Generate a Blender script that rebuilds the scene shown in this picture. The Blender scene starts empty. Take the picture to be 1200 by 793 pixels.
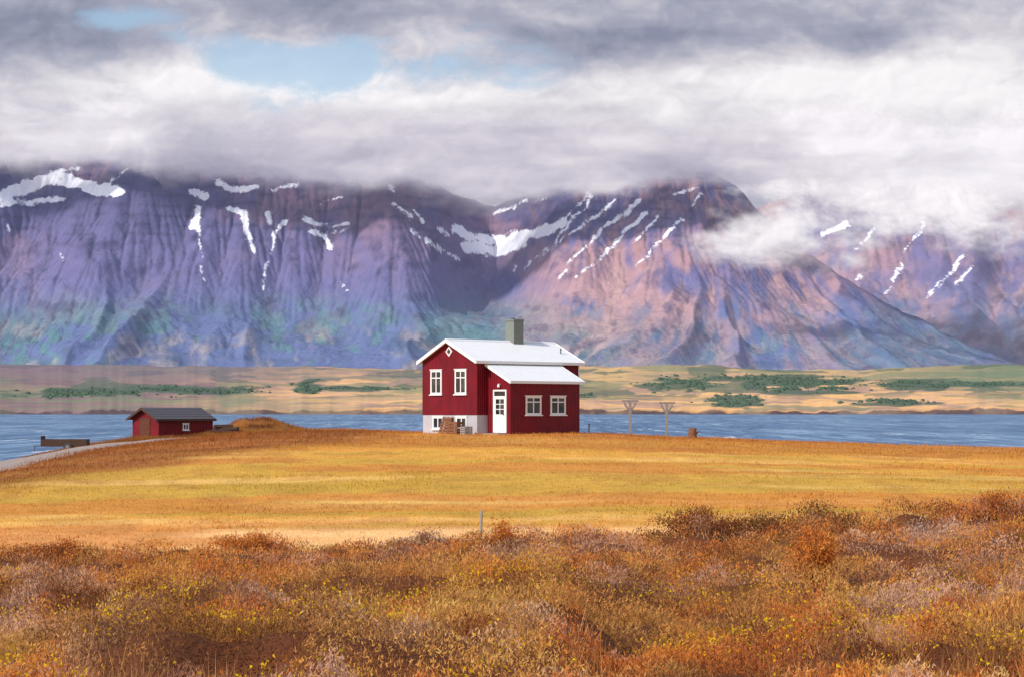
import bpy, math, random
import numpy as np
from mathutils import Vector, Matrix
rng = np.random.default_rng(7); random.seed(7)
scene = bpy.context.scene
col = bpy.data.collections.new('place'); scene.collection.children.link(col)
F = 2333.3; E = 8.0; HZ = 479.0

def lin(r, g, b):
    def f(c):
        c /= 255.0
        return c/12.92 if c <= .04045 else ((c+.055)/1.055)**2.4
    return np.array([f(r), f(g), f(b)])
def L4(r, g, b): return tuple(lin(r, g, b)) + (1.0,)

# ------------------------------------------------------------------ noise
def hsh(xi, yi, s):
    h = (xi.astype(np.int64)*374761393 + yi.astype(np.int64)*668265263 + s*974634777) & 0xffffffff
    h = ((h ^ (h >> 13))*1274126177) & 0xffffffff
    h = ((h ^ (h >> 15))*2246822519) & 0xffffffff
    return (h ^ (h >> 16)) / 4294967295.0
def vn(x, y, s=0):
    x, y = np.broadcast_arrays(np.asarray(x, float), np.asarray(y, float))
    xi = np.floor(x); yi = np.floor(y); fx = x-xi; fy = y-yi
    fx = fx*fx*fx*(fx*(fx*6-15)+10); fy = fy*fy*fy*(fy*(fy*6-15)+10)
    a = hsh(xi, yi, s); b = hsh(xi+1, yi, s); c = hsh(xi, yi+1, s); d = hsh(xi+1, yi+1, s)
    return (a*(1-fx)+b*fx)*(1-fy) + (c*(1-fx)+d*fx)*fy
def fbm(x, y, s=0, o=4, g=.5):
    t = 0; a = 1; n = 0
    for k in range(o):
        q = .6*k
        t = t + a*vn((x*math.cos(q)-y*math.sin(q))*2**k+17.3*k, (x*math.sin(q)+y*math.cos(q))*2**k-9.1*k, s+k*13); n += a; a *= g
    return t/n
def worley(x, y, s):
    xi = np.floor(x); yi = np.floor(y); acc = np.zeros(x.shape)
    for i in (-1, 0, 1):
        for j in (-1, 0, 1):
            px = xi+i+hsh(xi+i, yi+j, s); py = yi+j+hsh(xi+i, yi+j, s+7)
            acc += np.exp(-9.*np.hypot(px-x, py-y))
    return np.clip(-np.log(acc+1e-9)/9., 0, 1.2)       # smooth distance to the nearest cell point
def billow(x, y, s, o=4, g=.55):
    wx = x+1.1*(fbm(x*1.2, y*1.2, s+90, 4)-.5); wy = y+1.1*(fbm(x*1.2+9, y*1.2, s+190, 4)-.5)
    t = 0; a = 1; n = 0
    for k in range(o):
        q = .8*k; c_, s_ = math.cos(q), math.sin(q)
        t = t + a*(1-1.5*worley((wx*c_-wy*s_)*2.1**k+3.7*k, (wx*s_+wy*c_)*2.1**k, s+k*31)); n += a; a *= g
    return t/n
def sst(a, b, x):
    t = np.clip((x-a)/(b-a), 0, 1); return t*t*(3-2*t)
def mixc(c, d, f): return c*(1-f[..., None]) + np.asarray(d)*f[..., None]
def blur(A, s, ax):
    k = np.exp(-.5*(np.arange(-int(3*s+1), int(3*s+1)+1)/s)**2); k /= k.sum(); p = len(k)//2
    pad = [(0,0),(0,0)]; pad[ax] = (p, p); B = np.pad(A, pad, 'edge')
    out = np.zeros_like(A); n = A.shape[ax]
    for i, w_ in enumerate(k): out += w_*(B[i:i+n] if ax == 0 else B[:, i:i+n])
    return out

# ------------------------------------------------------------------ mesh helpers
def tag(o, label=None, cat=None, group=None, kind=None):
    if label: o['label'] = label
    if cat: o['category'] = cat
    if group: o['group'] = group
    if kind: o['kind'] = kind
    return o
def empty(name, loc, rz=0):
    o = bpy.data.objects.new(name, None); col.objects.link(o)
    o.location = loc; o.rotation_euler = (0, 0, rz); o.empty_display_size = .2
    return o
def mesh_np(name, V, Fc, mat, k, colr=None, fl=None, smooth=True, parent=None):
    V = np.ascontiguousarray(V, dtype=np.float32); Fc = np.ascontiguousarray(Fc, dtype=np.int32)
    m = bpy.data.meshes.new(name); nf = len(Fc)
    m.vertices.add(len(V)); m.vertices.foreach_set('co', V.ravel())
    m.loops.add(nf*k); m.loops.foreach_set('vertex_index', Fc.ravel())
    m.polygons.add(nf); m.polygons.foreach_set('loop_start', np.arange(0, nf*k, k, dtype=np.int32))
    m.polygons.foreach_set('loop_total', np.full(nf, k, dtype=np.int32))
    m.update(calc_edges=True)
    if colr is not None:
        a = m.color_attributes.new('Col', 'FLOAT_COLOR', 'POINT')
        c4 = np.ones((len(V), 4), np.float32); c4[:, :3] = colr
        a.data.foreach_set('color', c4.ravel())
    for nm, arr in (fl or {}).items():
        a = m.attributes.new(nm, 'FLOAT', 'POINT'); a.data.foreach_set('value', np.ascontiguousarray(arr, np.float32).ravel())
    m.polygons.foreach_set('use_smooth', np.full(nf, smooth, dtype=bool))
    m.materials.append(mat)
    o = bpy.data.objects.new(name, m); col.objects.link(o)
    if parent: o.parent = parent
    return o
def grid_faces(nr, nc):
    i = np.arange(nr*nc).reshape(nr, nc)
    return np.stack([i[:-1, :-1], i[:-1, 1:], i[1:, 1:], i[1:, :-1]], -1).reshape(-1, 4)

class MB:
    def __init__(s): s.v = []; s.f = []
    def add(s, vs, fs):
        b = len(s.v); s.v += [tuple(p) for p in vs]; s.f += [tuple(i+b for i in q) for q in fs]; return s
    def box(s, x0, x1, y0, y1, z0, z1):
        return s.add([(x0,y0,z0),(x1,y0,z0),(x1,y1,z0),(x0,y1,z0),(x0,y0,z1),(x1,y0,z1),(x1,y1,z1),(x0,y1,z1)],
                     [(0,3,2,1),(4,5,6,7),(0,1,5,4),(1,2,6,5),(2,3,7,6),(3,0,4,7)])
    def obox(s, o, a, n, a0, a1, n0, n1, z0, z1):
        o = Vector(o); a = Vector(a); n = Vector(n); u = Vector((0,0,1))
        P = [o+a*i+n*j+u*k for k in (z0, z1) for (i, j) in ((a0,n0),(a1,n0),(a1,n1),(a0,n1))]
        return s.add(P, [(0,3,2,1),(4,5,6,7),(0,1,5,4),(1,2,6,5),(2,3,7,6),(3,0,4,7)])
    def hexa(s, P):   # 4 bottom, 4 top
        return s.add(P, [(0,3,2,1),(4,5,6,7),(0,1,5,4),(1,2,6,5),(2,3,7,6),(3,0,4,7)])
    def prism(s, pts, d):
        n = len(pts); d = Vector(d)
        return s.add([Vector(p) for p in pts]+[Vector(p)+d for p in pts],
                     [tuple(range(n-1,-1,-1)), tuple(range(n,2*n))]+[(i,(i+1)%n,(i+1)%n+n,i+n) for i in range(n)])
    def tube(s, p, q, r0, r1=None, n=8):
        r1 = r0 if r1 is None else r1
        p = Vector(p); q = Vector(q); d = (q-p).normalized()
        a = d.orthogonal().normalized(); b = d.cross(a)
        vs = [p+(a*math.cos(t)+b*math.sin(t))*r0 for t in [2*math.pi*i/n for i in range(n)]]
        vs += [q+(a*math.cos(t)+b*math.sin(t))*r1 for t in [2*math.pi*i/n for i in range(n)]]
        return s.add(vs, [(i,(i+1)%n,(i+1)%n+n,i+n) for i in range(n)]+[tuple(range(n-1,-1,-1)), tuple(range(n,2*n))])
    def build(s, name, mat, parent=None, smooth=False, bevel=0):
        m = bpy.data.meshes.new(name); m.from_pydata(s.v, [], s.f); m.update()
        import bmesh
        bm = bmesh.new(); bm.from_mesh(m); bmesh.ops.recalc_face_normals(bm, faces=bm.faces)
        if bevel: bmesh.ops.bevel(bm, geom=list(bm.edges), offset=bevel, segments=1, affect='EDGES')
        bm.to_mesh(m); bm.free()
        m.materials.append(mat)
        o = bpy.data.objects.new(name, m); col.objects.link(o)
        if smooth: m.polygons.foreach_set('use_smooth', [True]*len(m.polygons))
        if parent: o.parent = parent
        return o

# ------------------------------------------------------------------ node helpers
class NT:
    def __init__(s, t): s.t = t; s.n = t.nodes; s.l = t.links
    def new(s, ty, **kw):
        n = s.n.new(ty)
        for k, v in kw.items(): setattr(n, k, v)
        return n
    def put(s, sock, v):
        if isinstance(v, bpy.types.NodeSocket): s.l.new(v, sock)
        elif v is not None: sock.default_value = v
    def math(s, op, a, b=None, c=None, clamp=False):
        n = s.new('ShaderNodeMath', operation=op, use_clamp=clamp)
        s.put(n.inputs[0], a); s.put(n.inputs[1], b)
        if c is not None: s.put(n.inputs[2], c)
        return n.outputs[0]
    def scale(s, v, f):
        n = s.new('ShaderNodeVectorMath', operation='SCALE'); s.put(n.inputs[0], v); s.put(n.inputs['Scale'], f); return n.outputs[0]
    def map(s, v, sc, loc=(0,0,0)):
        n = s.new('ShaderNodeMapping'); s.put(n.inputs[0], v); n.inputs['Scale'].default_value = sc; n.inputs['Location'].default_value = loc; return n.outputs[0]
    def sst(s, x, a, b, lo=0., hi=1.):
        n = s.new('ShaderNodeMapRange', interpolation_type='SMOOTHSTEP')
        s.put(n.inputs[0], x); n.inputs[1].default_value = a; n.inputs[2].default_value = b
        n.inputs[3].default_value = lo; n.inputs[4].default_value = hi
        return n.outputs[0]
    def noise(s, vec, scale=1, detail=5, rough=.55, dist=0, dim='3D'):
        n = s.new('ShaderNodeTexNoise', noise_dimensions=dim); s.put(n.inputs['Vector'], vec)
        n.inputs['Scale'].default_value = scale; n.inputs['Detail'].default_value = detail
        n.inputs['Roughness'].default_value = rough; n.inputs['Distortion'].default_value = dist
        return n.outputs['Fac']
    def mixc(s, f, a, b, blend='MIX'):
        n = s.new('ShaderNodeMix', data_type='RGBA', blend_type=blend)
        s.put(n.inputs[0], f); s.put(n.inputs[6], a); s.put(n.inputs[7], b)
        return n.outputs[2]
def mat_new(name):
    m = bpy.data.materials.new(name); m.use_nodes = True
    t = NT(m.node_tree); b = t.n['Principled BSDF']
    return m, t, b
def bump(t, b, h, st, d):
    bn = t.new('ShaderNodeBump'); bn.inputs['Strength'].default_value = st; bn.inputs['Distance'].default_value = d
    t.put(bn.inputs['Height'], h); t.put(b.inputs['Normal'], bn.outputs[0])
def simple(name, c, rough=.7, var=.18, scale=6, bmp=0, bscale=30, spec=.3, metal=0):
    m, t, b = mat_new(name)
    tc = t.new('ShaderNodeTexCoord').outputs['Object']
    f = t.math('MULTIPLY_ADD', t.noise(tc, scale, 6, .6), 2*var, 1-var)
    t.put(b.inputs['Base Color'], t.scale(tuple(c), f))
    b.inputs['Roughness'].default_value = rough; b.inputs['Specular IOR Level'].default_value = spec
    b.inputs['Metallic'].default_value = metal
    if bmp: bump(t, b, t.noise(tc, bscale, 4, .6), bmp, .02)
    return m
def attr_mat(name, nscale, nvar, bmp=0, bdist=.05, bscale=10, rough=.9, emis=None, snow=None, det=7):
    m, t, b = mat_new(name)
    a = t.new('ShaderNodeAttribute', attribute_name='Col').outputs['Color']
    tc = t.new('ShaderNodeTexCoord').outputs['Object']
    n = t.noise(tc, nscale, 5, .65)
    c = t.scale(a, t.math('MULTIPLY_ADD', n, 2*nvar, 1-nvar))
    if snow:
        sa = t.new('ShaderNodeAttribute', attribute_name='snow').outputs['Fac']
        n2 = t.noise(tc, snow, 5, .7)
        sm = t.sst(t.math('ADD', sa, t.math('MULTIPLY', t.math('SUBTRACT', n2, .54), 11.)), -.8, 1.2)
        c = t.mixc(sm, c, (.88,.89,.94,1))
    t.put(b.inputs['Base Color'], c); b.inputs['Roughness'].default_value = rough
    b.inputs['Specular IOR Level'].default_value = .1
    if bmp: bump(t, b, t.noise(tc, bscale, 5, .65), bmp, bdist)
    if emis:
        b.inputs['Emission Color'].default_value = emis; b.inputs['Emission Strength'].default_value = 1  # constant glow standing in for bluish air haze on distant land
    return m

# ------------------------------------------------------------------ near ground
TX = np.array([-120,-80,-45,-36,-31,-27,-20,-12,-5,3,7,14,28,60,120], float)
TY = np.array([-20,5,18,35,50,60,75,90,105,112,125,140,160,180,200,240], float)
TZ = np.array([
 [5.8,5.7,5.3,4.7,3.5,2.5,2,1,-1,-2,-3,-3,-3,-3,-3,-4],
 [5.8,5.7,5.3,4.7,3.5,2.5,2,1,-1,-2,-3,-3,-3,-3,-3,-4],
 [5.8,5.7,5.4,4.8,4.0,3.5,3.6,3.3,2.4,2,1.5,1.5,1.5,1,0,-3],
 [5.8,5.75,5.4,4.8,4.05,3.6,3.8,3.9,3.7,3.5,3.6,4.3,4.9,4.6,3,-2],
 [5.8,5.75,5.4,4.85,4.1,3.7,4.0,4.3,4.65,4.75,4.9,5.2,5.5,5.4,3.5,-2],
 [5.8,5.75,5.4,4.85,4.1,3.7,4.1,4.5,4.95,5.1,5.35,5.55,5.62,5.55,4,-2],
 [5.8,5.75,5.4,4.85,4.1,3.75,4.4,5.3,6.0,6.2,6.1,5.95,5.8,5.4,3,-2],
 [5.8,5.75,5.4,4.9,4.1,3.8,4.5,5.5,6.45,6.8,6.8,6.3,5.2,3.5,1,-3],
 [5.8,5.75,5.45,4.95,4.2,3.9,4.55,5.5,6.35,6.65,6.5,5.6,3.5,1,-1,-4],
 [5.8,5.75,5.45,5.05,4.45,4.0,4.6,5.5,6.35,6.62,6.3,5.2,3,.5,-1.5,-4],
 [5.8,5.75,5.45,5.1,4.9,4.1,4.6,5.45,6.25,6.52,6.25,5.2,3,.5,-1.5,-4],
 [5.8,5.75,5.5,5.2,5.08,4.3,4.7,5.3,5.95,6.22,6.0,5,2.5,0,-2,-4],
 [5.8,5.75,5.5,5.2,5.05,4.4,4.6,5.0,5.5,5.75,5.5,4.5,2,-.5,-2,-4],
 [5.8,5.75,5.5,5.2,5.1,4.3,4.4,4.6,4.8,4.9,4.6,3.6,1.5,-1,-2,-4],
 [5.8,5.75,5.5,5.2,5.1,4.3,4.4,4.4,4.4,4.4,4.0,3,1,-1,-2,-4]]).T
GX = np.arange(-120, 121, 1.0); GY = np.arange(-20, 241, 1.0)
G0 = np.stack([np.interp(GX, TX, r) for r in TZ])
G = np.stack([np.interp(GY, TY, G0[:, i]) for i in range(len(GX))], 1)
G = blur(blur(G, 2.0, 0), 1.6, 1)
def heath_w(x, y):
    e = 51.5 + 7*(fbm(x/4., y/5., 5, 4)-.5) + 1.2*np.sin(x/7.)
    return 1-sst(e-1.2, e+1.2, y)
def base_z(x, y):
    x = np.asarray(x, float); y = np.asarray(y, float)
    fx = np.clip(x-GX[0], 0, len(GX)-1.001); fy = np.clip(y-GY[0], 0, len(GY)-1.001)
    i = fx.astype(int); j = fy.astype(int); a = fx-i; b = fy-j
    z = (G[j,i]*(1-a)+G[j,i+1]*a)*(1-b) + (G[j+1,i]*(1-a)+G[j+1,i+1]*a)*b
    w = np.exp(-(((x+29.2)/4.6)**2+((y-171)/5.)**2)**2); z = z*(1-w)+5.6*w
    nn = fbm(x/2., y/3., 35, 4)-.5
    r2 = ((x+22.9)/np.where(x < -22.9, 3.6, 7.2))**2+((y-178)/9.)**2
    z = z + (1.45+1.2*nn)*np.exp(-r2)
    w = np.exp(-(((x-.8)/6.)**2+((y-112)/5.5)**2)**2)
    return z*(1-w)+6.64*w
def hum(x, y):
    return 1.15*np.clip(fbm(x/2.0, y/2.8, 21, 3)-.34, 0, 1)*(1+.6*sst(2, 8, x)*sst(36, 46, y)) + .12*fbm(x/.6, y/.7, 22, 2)
def gz(x, y):
    x = np.asarray(x, float); y = np.asarray(y, float)
    w = heath_w(x, y)
    f = (fbm(x/4., y/4., 31, 3)-.5)*.2
    d = np.hypot((x-.8)/7, (y-112)/7); f = f*sst(.7, 1.3, d)
    return base_z(x, y) + w*(hum(x, y)-.19) + (1-w)*f
def g1(x, y): return float(gz(np.array([x]), np.array([y]))[0])

STUB = lin(246,194,132); GOLD = lin(228,166,76); OLIV = lin(194,158,68); RUST = lin(178,106,52); DRUST = lin(130,76,44); STRAW = lin(240,194,116)
def left_slope(x, y, n1, n3):
    return sst(-6, 6, y+9*(n1-.5)+9*(n3-.5)-(76+1.9*(x+24)))*sst(-5, -10, x)*(1-sst(116, 124, y))
def field_col(x, y):
    n1 = fbm(x/30., y/6., 41, 4); n2 = fbm(x/10.+y/9., y/2.2-x/40., 42, 5); n3 = fbm(x/2.2, y/2.6, 43, 4); n4 = fbm(x/16.-y/20., y/2.6, 44, 4)
    c = np.broadcast_to(STUB, x.shape+(3,)).copy()
    yy = y + 12*(n1-.5) + .06*x + 5*(n2-.5)
    c = mixc(c, GOLD, sst(61, 68, yy)); c = mixc(c, OLIV, sst(65, 70, yy)*.7); c = mixc(c, GOLD, sst(84, 92, yy)*.75)
    c = mixc(c, OLIV, sst(.48, .60, n2)*.65*sst(61, 68, yy)); c = mixc(c, STRAW, sst(.52, .66, n4)*.6)
    c = mixc(c, lin(208,134,64), sst(.48, .60, fbm(x/22., y/4., 46, 4))*.7)
    c = mixc(c, RUST, sst(95, 106, yy+8*(n3-.5))*.7)
    c = mixc(c, GOLD, sst(.5, .65, n2)*sst(100, 110, yy)*.6)
    wl = left_slope(x, y, n1, n3)
    c = mixc(c, DRUST, wl*(.68+.28*sst(.35, .6, n2)))
    c = mixc(c, lin(190,122,62), wl*sst(.50, .62, n2)*.6)
    md = sst(-9, -14, x)*sst(118, 126, y)
    c = mixc(c, lin(150,92,50), md*.85)
    c = mixc(c, lin(146,116,62), md*sst(.48, .6, n3)*.55); c = mixc(c, lin(104,66,42), md*sst(.46, .36, n3)*.7)
    c = mixc(c, lin(140,92,52), sst(.55, .72, n3)*.35)
    return c*(.78+.44*n3)[..., None]
HP = [lin(192,110,56), lin(150,84,50), lin(216,134,62), lin(192,160,140), lin(230,176,98), lin(162,132,80), lin(108,64,42)]
def heath_col(x, y, r):
    a = fbm(x/1.4+.35*r, y/1.9, 51, 3); b = fbm(x/1.7+.3*r, y/2.0, 52, 4); d = fbm(x/1.1, y/1.5+.5*r, 53, 3)
    c = np.broadcast_to(HP[0], x.shape+(3,)).copy()
    c = mixc(c, HP[1], sst(.50, .60, a)*.85); c = mixc(c, HP[2], sst(.5, .38, a)*.85)
    c = mixc(c, HP[4], sst(.50, .62, d)*.65*sst(46, 22, y)); c = mixc(c, HP[5], sst(.55, .63, b)*.55)
    c = mixc(c, HP[3], sst(.44, .37, b)*.68); c = mixc(c, HP[6], sst(.56, .66, a)*.7)
    return c

gy = np.concatenate([np.arange(-20, 12, 1.), np.arange(12, 56, .22), np.arange(56, 130, .5), np.arange(130, 160, 1.), np.arange(160, 190, .4), np.arange(190, 241, 1.)])
gx = np.concatenate([np.arange(-120, -40, 4.), np.arange(-40, -16, .35), np.arange(-16, 16, .22), np.arange(16, 40, .5), np.arange(40, 121, 4.)])
XX, YY = np.meshgrid(gx, gy)
ZZ = gz(XX, YY); w = heath_w(XX, YY)
cc = mixc(field_col(XX, YY), lin(104,62,40), w)
cc = mixc(cc, lin(105,95,88), sst(1.2, .5, ZZ))
m_ground = attr_mat('ground_soil', 1.6, .35, .6, .06, 7)
o = mesh_np('ground', np.stack([XX, YY, ZZ], -1).reshape(-1, 3), grid_faces(*XX.shape), m_ground, 4, cc.reshape(-1, 3))
tag(o, kind='structure')

m_road = simple('road_gravel', lin(158,142,134), .95, .32, 1.4, .8, 10)
path = [(-18.5,159,2.4),(-23.5,157,3.6),(-26.8,149,4.8),(-27.6,138,5.2),(-28.0,125,5.),(-28.2,112,4.7),(-28.4,98,4.3),(-29.5,80,3.8)]
pp = np.array(path); tt = np.linspace(0, len(path)-1, 160)
px_ = np.interp(tt, range(len(path)), pp[:,0]); py_ = np.interp(tt, range(len(path)), pp[:,1]); pw = np.interp(tt, range(len(path)), pp[:,2])
ker = np.ones(15)/15
px_ = np.convolve(np.pad(px_, 7, 'edge'), ker, 'valid'); py_ = np.convolve(np.pad(py_, 7, 'edge'), ker, 'valid')
dx = np.gradient(px_); dy = np.gradient(py_); ln = np.hypot(dx, dy); nx = -dy/ln; ny = dx/ln
s = np.linspace(-1, 1, 25)[None, :]
wob = 1+.5*(fbm(tt*6, tt*0, 3, 4)-.5)[:, None]*(s < 0)+.5*(fbm(tt*6, tt*0+9, 4, 4)-.5)[:, None]*(s >= 0)
RX = px_[:,None]+nx[:,None]*pw[:,None]*wob*s; RY = py_[:,None]+ny[:,None]*pw[:,None]*wob*s
RZ = gz(RX, RY)+.12-.12*np.abs(s)**4
o = mesh_np('road', np.stack([RX, RY, RZ], -1).reshape(-1, 3), grid_faces(*RX.shape), m_road, 4); tag(o, kind='structure')
def road_d(x, y):
    d = np.full(x.shape, 1e9)
    for a, b in zip(px_[::4], py_[::4]): d = np.minimum(d, (x-a)**2+(y-b)**2)
    return np.sqrt(d)

# ------------------------------------------------------------------ water
m_w, t, b = mat_new('sea_water')
tc = t.new('ShaderNodeTexCoord').outputs['Object']
n1 = t.noise(t.map(tc, (.012, .0030, 1)), 1, 4, .7, 0, '2D')
n4 = t.noise(t.map(tc, (.11, .0060, 1), (5, 11, 0)), 1, 4, .7, 0, '2D')
n2 = t.noise(t.map(tc, (.38, .020, 1)), 1, 5, .8, 0, '2D')
n3 = t.noise(t.map(tc, (.15, .010, 1), (31, 7, 0)), 1, 5, .8, 0, '2D')
c = t.mixc(t.sst(n1, .38, .62), L4(94,126,160), L4(126,156,186))
c = t.mixc(t.sst(n4, .46, .62, 0, .8), c, L4(66,96,132))
c = t.mixc(t.sst(n4, .44, .34, 0, .65), c, L4(160,184,206))
c = t.mixc(t.sst(n2, .46, .62, 0, .75), c, L4(62,90,124))
c = t.mixc(t.sst(n3, .37, .31, 0, .95), c, L4(226,232,240))
c = t.mixc(t.sst(n2, .40, .33, 0, .6), c, L4(184,202,220))
t.put(b.inputs['Base Color'], c); b.inputs['Roughness'].default_value = .6; b.inputs['Specular IOR Level'].default_value = .12
o = mesh_np('water', [(-9000,-200,0),(9000,-200,0),(9000,12000,0),(-9000,12000,0)], [(0,1,2,3)], m_w, 4); tag(o, kind='structure')

# ------------------------------------------------------------------ far shore
def far_z(u, Y):
    s_ = (Y-3111)/2089.
    yp = 485-54*np.clip(s_, 0, 1)
    yp = yp + (fbm(u/160., Y/500., 61, 4)-.5)*14*np.clip(s_*2, 0, 1) - 3*sst(900, 1250, u)*np.clip(s_, 0, 1)
    z = E+(HZ-yp)*Y/F
    bl = 15*sst(0, .012, s_)*np.clip(fbm(u/22., u*0, 69, 5)-.22, 0, 1)*(1-sst(.03, .10, s_)*.6)
    return np.where(s_ < 0, -4+s_*100, np.maximum(z, 0)+bl-.5)
ug = np.linspace(-700, 1900, 1400); yg = np.concatenate([np.linspace(2950, 3150, 36), np.linspace(3160, 5400, 260)])
U, Y = np.meshgrid(ug, yg); Z = far_z(U, Y); X = (U-600)*Y/F
Z[-1] -= 60
s_ = (Y-3111)/2089.
n = fbm(U/120., Y/260., 62, 5); n2 = fbm(U/40., Y/90., 63, 6); n3 = fbm(U/260., Y/500., 64, 5)
cc = np.broadcast_to(lin(212,168,128), U.shape+(3,)).copy()
cc = mixc(cc, lin(140,118,112), sst(440, 120, U+200*(n-.5)))
cc = mixc(cc, lin(118,100,104), sst(.46, .62, n)*.75*sst(560, 200, U))
cc = mixc(cc, lin(134,112,114), sst(.48, .62, n)*.5)
cc = mixc(cc, lin(236,184,118), sst(.48, .60, n2)*.85*sst(150, 450, U))
cc = mixc(cc, lin(148,144,106), sst(.5, .6, n3)*.4)
cc = mixc(cc, lin(122,132,100), sst(.55, .65, fbm(U/70., Y/160., 65, 5))*.65)
cc = mixc(cc, lin(104,124,98), sst(980, 1150, U+120*(n2-.5))*sst(.35,.6,s_)*.7)
cc = mixc(cc, lin(84,104,86), sst(.55, .61, fbm(U/55., Y/260., 66, 6))*.75*sst(.25, .45, s_))
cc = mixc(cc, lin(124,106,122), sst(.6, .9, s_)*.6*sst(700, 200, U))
cc = mixc(cc, lin(224,156,94), sst(.10, .05, s_)*.65*sst(.4, .6, n2)*sst(150,400,U))
cc = mixc(cc, lin(84,72,72), sst(.022, .008, s_)*(.65+.35*sst(.4,.6,n2)))
GRV = [(100,459,75,6),(205,456,90,6),(363,453,22,9),(793,450,45,8),(920,447,95,8),(862,470,34,7),(1072,451,42,7),(950,459,55,3),(415,455,60,3),(1040,473,55,3),(680,464,45,2.5),(1130,450,80,3),(560,452,60,3)]
YP = HZ-(Z-E)*F/Y
gm = np.zeros(U.shape)
wz = fbm(U/22., YP/4., 67, 4)
for gx0, gy0, grx, gry in GRV: gm = np.maximum(gm, sst(-.10, .25, 1-np.hypot((U-gx0)/grx, (YP-gy0)/gry)+1.4*(wz-.5)))
cc = mixc(cc, lin(76,96,80), gm*.92)
m_far = attr_mat('far_heath', .02, .24, .6, 4, .03, emis=(.014,.013,.021,1))  # slight emission imitates haze over the far shore
o = mesh_np('far_shore', np.stack([X, Y, Z], -1).reshape(-1, 3), grid_faces(*U.shape), m_far, 4, cc.reshape(-1, 3)); tag(o, kind='structure')

TV = []; TF = []; TC = []
for gx0, gy0, grx, gry in GRV:
    for _ in range(int(grx*gry*1.7)):
        u = random.gauss(gx0, grx*.42); yp = random.gauss(gy0, gry*.42)
        if fbm(np.array([u/22.]), np.array([yp/4.]), 67, 4)[0] < .48: continue
        Yd = 3111+(485-yp)/54.*2089
        z0 = float(far_z(np.array([u]), np.array([Yd]))[0]); x = (u-600)*Yd/F
        h = random.uniform(1.2, 4.2)*(1.5 if random.random() < .12 else 1); r = h*random.uniform(.9, 1.7); bI = len(TV)
        k = 6; a0 = random.random()*6
        for i in range(k): TV.append((x+r*.9*math.cos(a0+i*6.283/k), Yd+r*.9*math.sin(a0+i*6.283/k), z0-1.5))
        for i in range(k):
            q = r*random.uniform(.6, 1.1); TV.append((x+q*math.cos(a0+i*6.283/k), Yd+q*math.sin(a0+i*6.283/k), z0+h*random.uniform(.3, .7)))
        TV.append((x+random.uniform(-1,1), Yd, z0+h))
        for i in range(k):
            j = (i+1) % k
            TF.extend([(bI+i, bI+j, bI+k+j), (bI+i, bI+k+j, bI+k+i), (bI+k+i, bI+k+j, bI+2*k)])
        TC.extend([lin(70,90,72)*random.uniform(.75, 1.2) + np.array([.010,.010,.004])*random.random()]*(2*k+1))
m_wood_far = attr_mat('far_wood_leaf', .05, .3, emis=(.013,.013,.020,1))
o = mesh_np('far_woodland', TV, TF, m_wood_far, 3, np.array(TC), smooth=True); tag(o, 'dark green woods scattered over the low far shore', 'woodland', kind='stuff')

# ------------------------------------------------------------------ mountains
SNOW_A = [([(0,231),(30,218),(60,212),(95,217),(140,226)],8),([(0,240),(40,236),(75,234)],4),([(40,212),(70,205),(95,214)],4),([(8,262),(10,271)],3),([(60,204),(95,197)],2.5),([(130,215),(150,198)],2),
 ([(226,224),(240,228)],5.5),([(234,244),(229,266)],5.5),([(233,262),(236,300)],2.4),([(236,310),(240,330)],1.8),([(255,214),(280,222),(300,220)],4.2),
 ([(270,246),(285,250),(291,270),(298,296)],4.2),([(315,248),(318,262)],3.6),([(336,260),(322,274),(315,298)],3.5),([(313,308),(307,342)],2.2),
 ([(357,257),(372,266),(408,262)],2.8),([(363,270),(384,280),(388,290)],3.2),([(384,272),(408,271)],2),([(318,222),(350,217)],2.5),([(378,238),(402,232)],1.8),
 ([(456,217),(463,225)],2.5),([(459,240),(482,256)],2.8),([(484,247),(497,261)],2.5),([(484,270),(520,298)],2.4),([(500,280),(540,303)],2.),([(514,267),(526,275)],3.3),
 ([(532,270),(560,281),(600,279),(640,269),(662,260)],7),([(545,287),(580,296),(612,286)],7.5),([(555,290),(585,299),(600,292)],6),([(578,250),(606,242)],2.8),([(612,238),(640,231)],1.8),
 ([(690,230),(684,246),(645,286),(615,314)],2.4),([(722,233),(662,280),(618,312)],2.2),([(747,237),(708,268),(668,308)],3.2),([(756,249),(722,284),(676,326)],2.9),([(772,256),(736,290)],2.1),
 ([(800,256),(772,284),(742,316)],2.7),([(788,229),(818,221)],2.6),([(822,228),(811,241)],2.3),([(664,316),(655,327)],2.2),([(602,320),(606,312)],2.),([(400,330),(412,345)],1.4),([(70,296),(76,304)],1.4),([(688,226),(660,262)],2.)]
SNOW_B = [([(963,275),(992,264)],4.2),([(1026,267),(1000,296)],2.7),([(1082,262),(1075,275),(1058,298)],2.9),([(1058,310),(1036,342)],2.7),([(1132,299),(1110,325),(1086,352)],2.7),([(1142,312),(1120,331)],2.3),([(1100,330),(1090,345)],1.9),([(1012,322),(1004,330)],1.9)]
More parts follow.
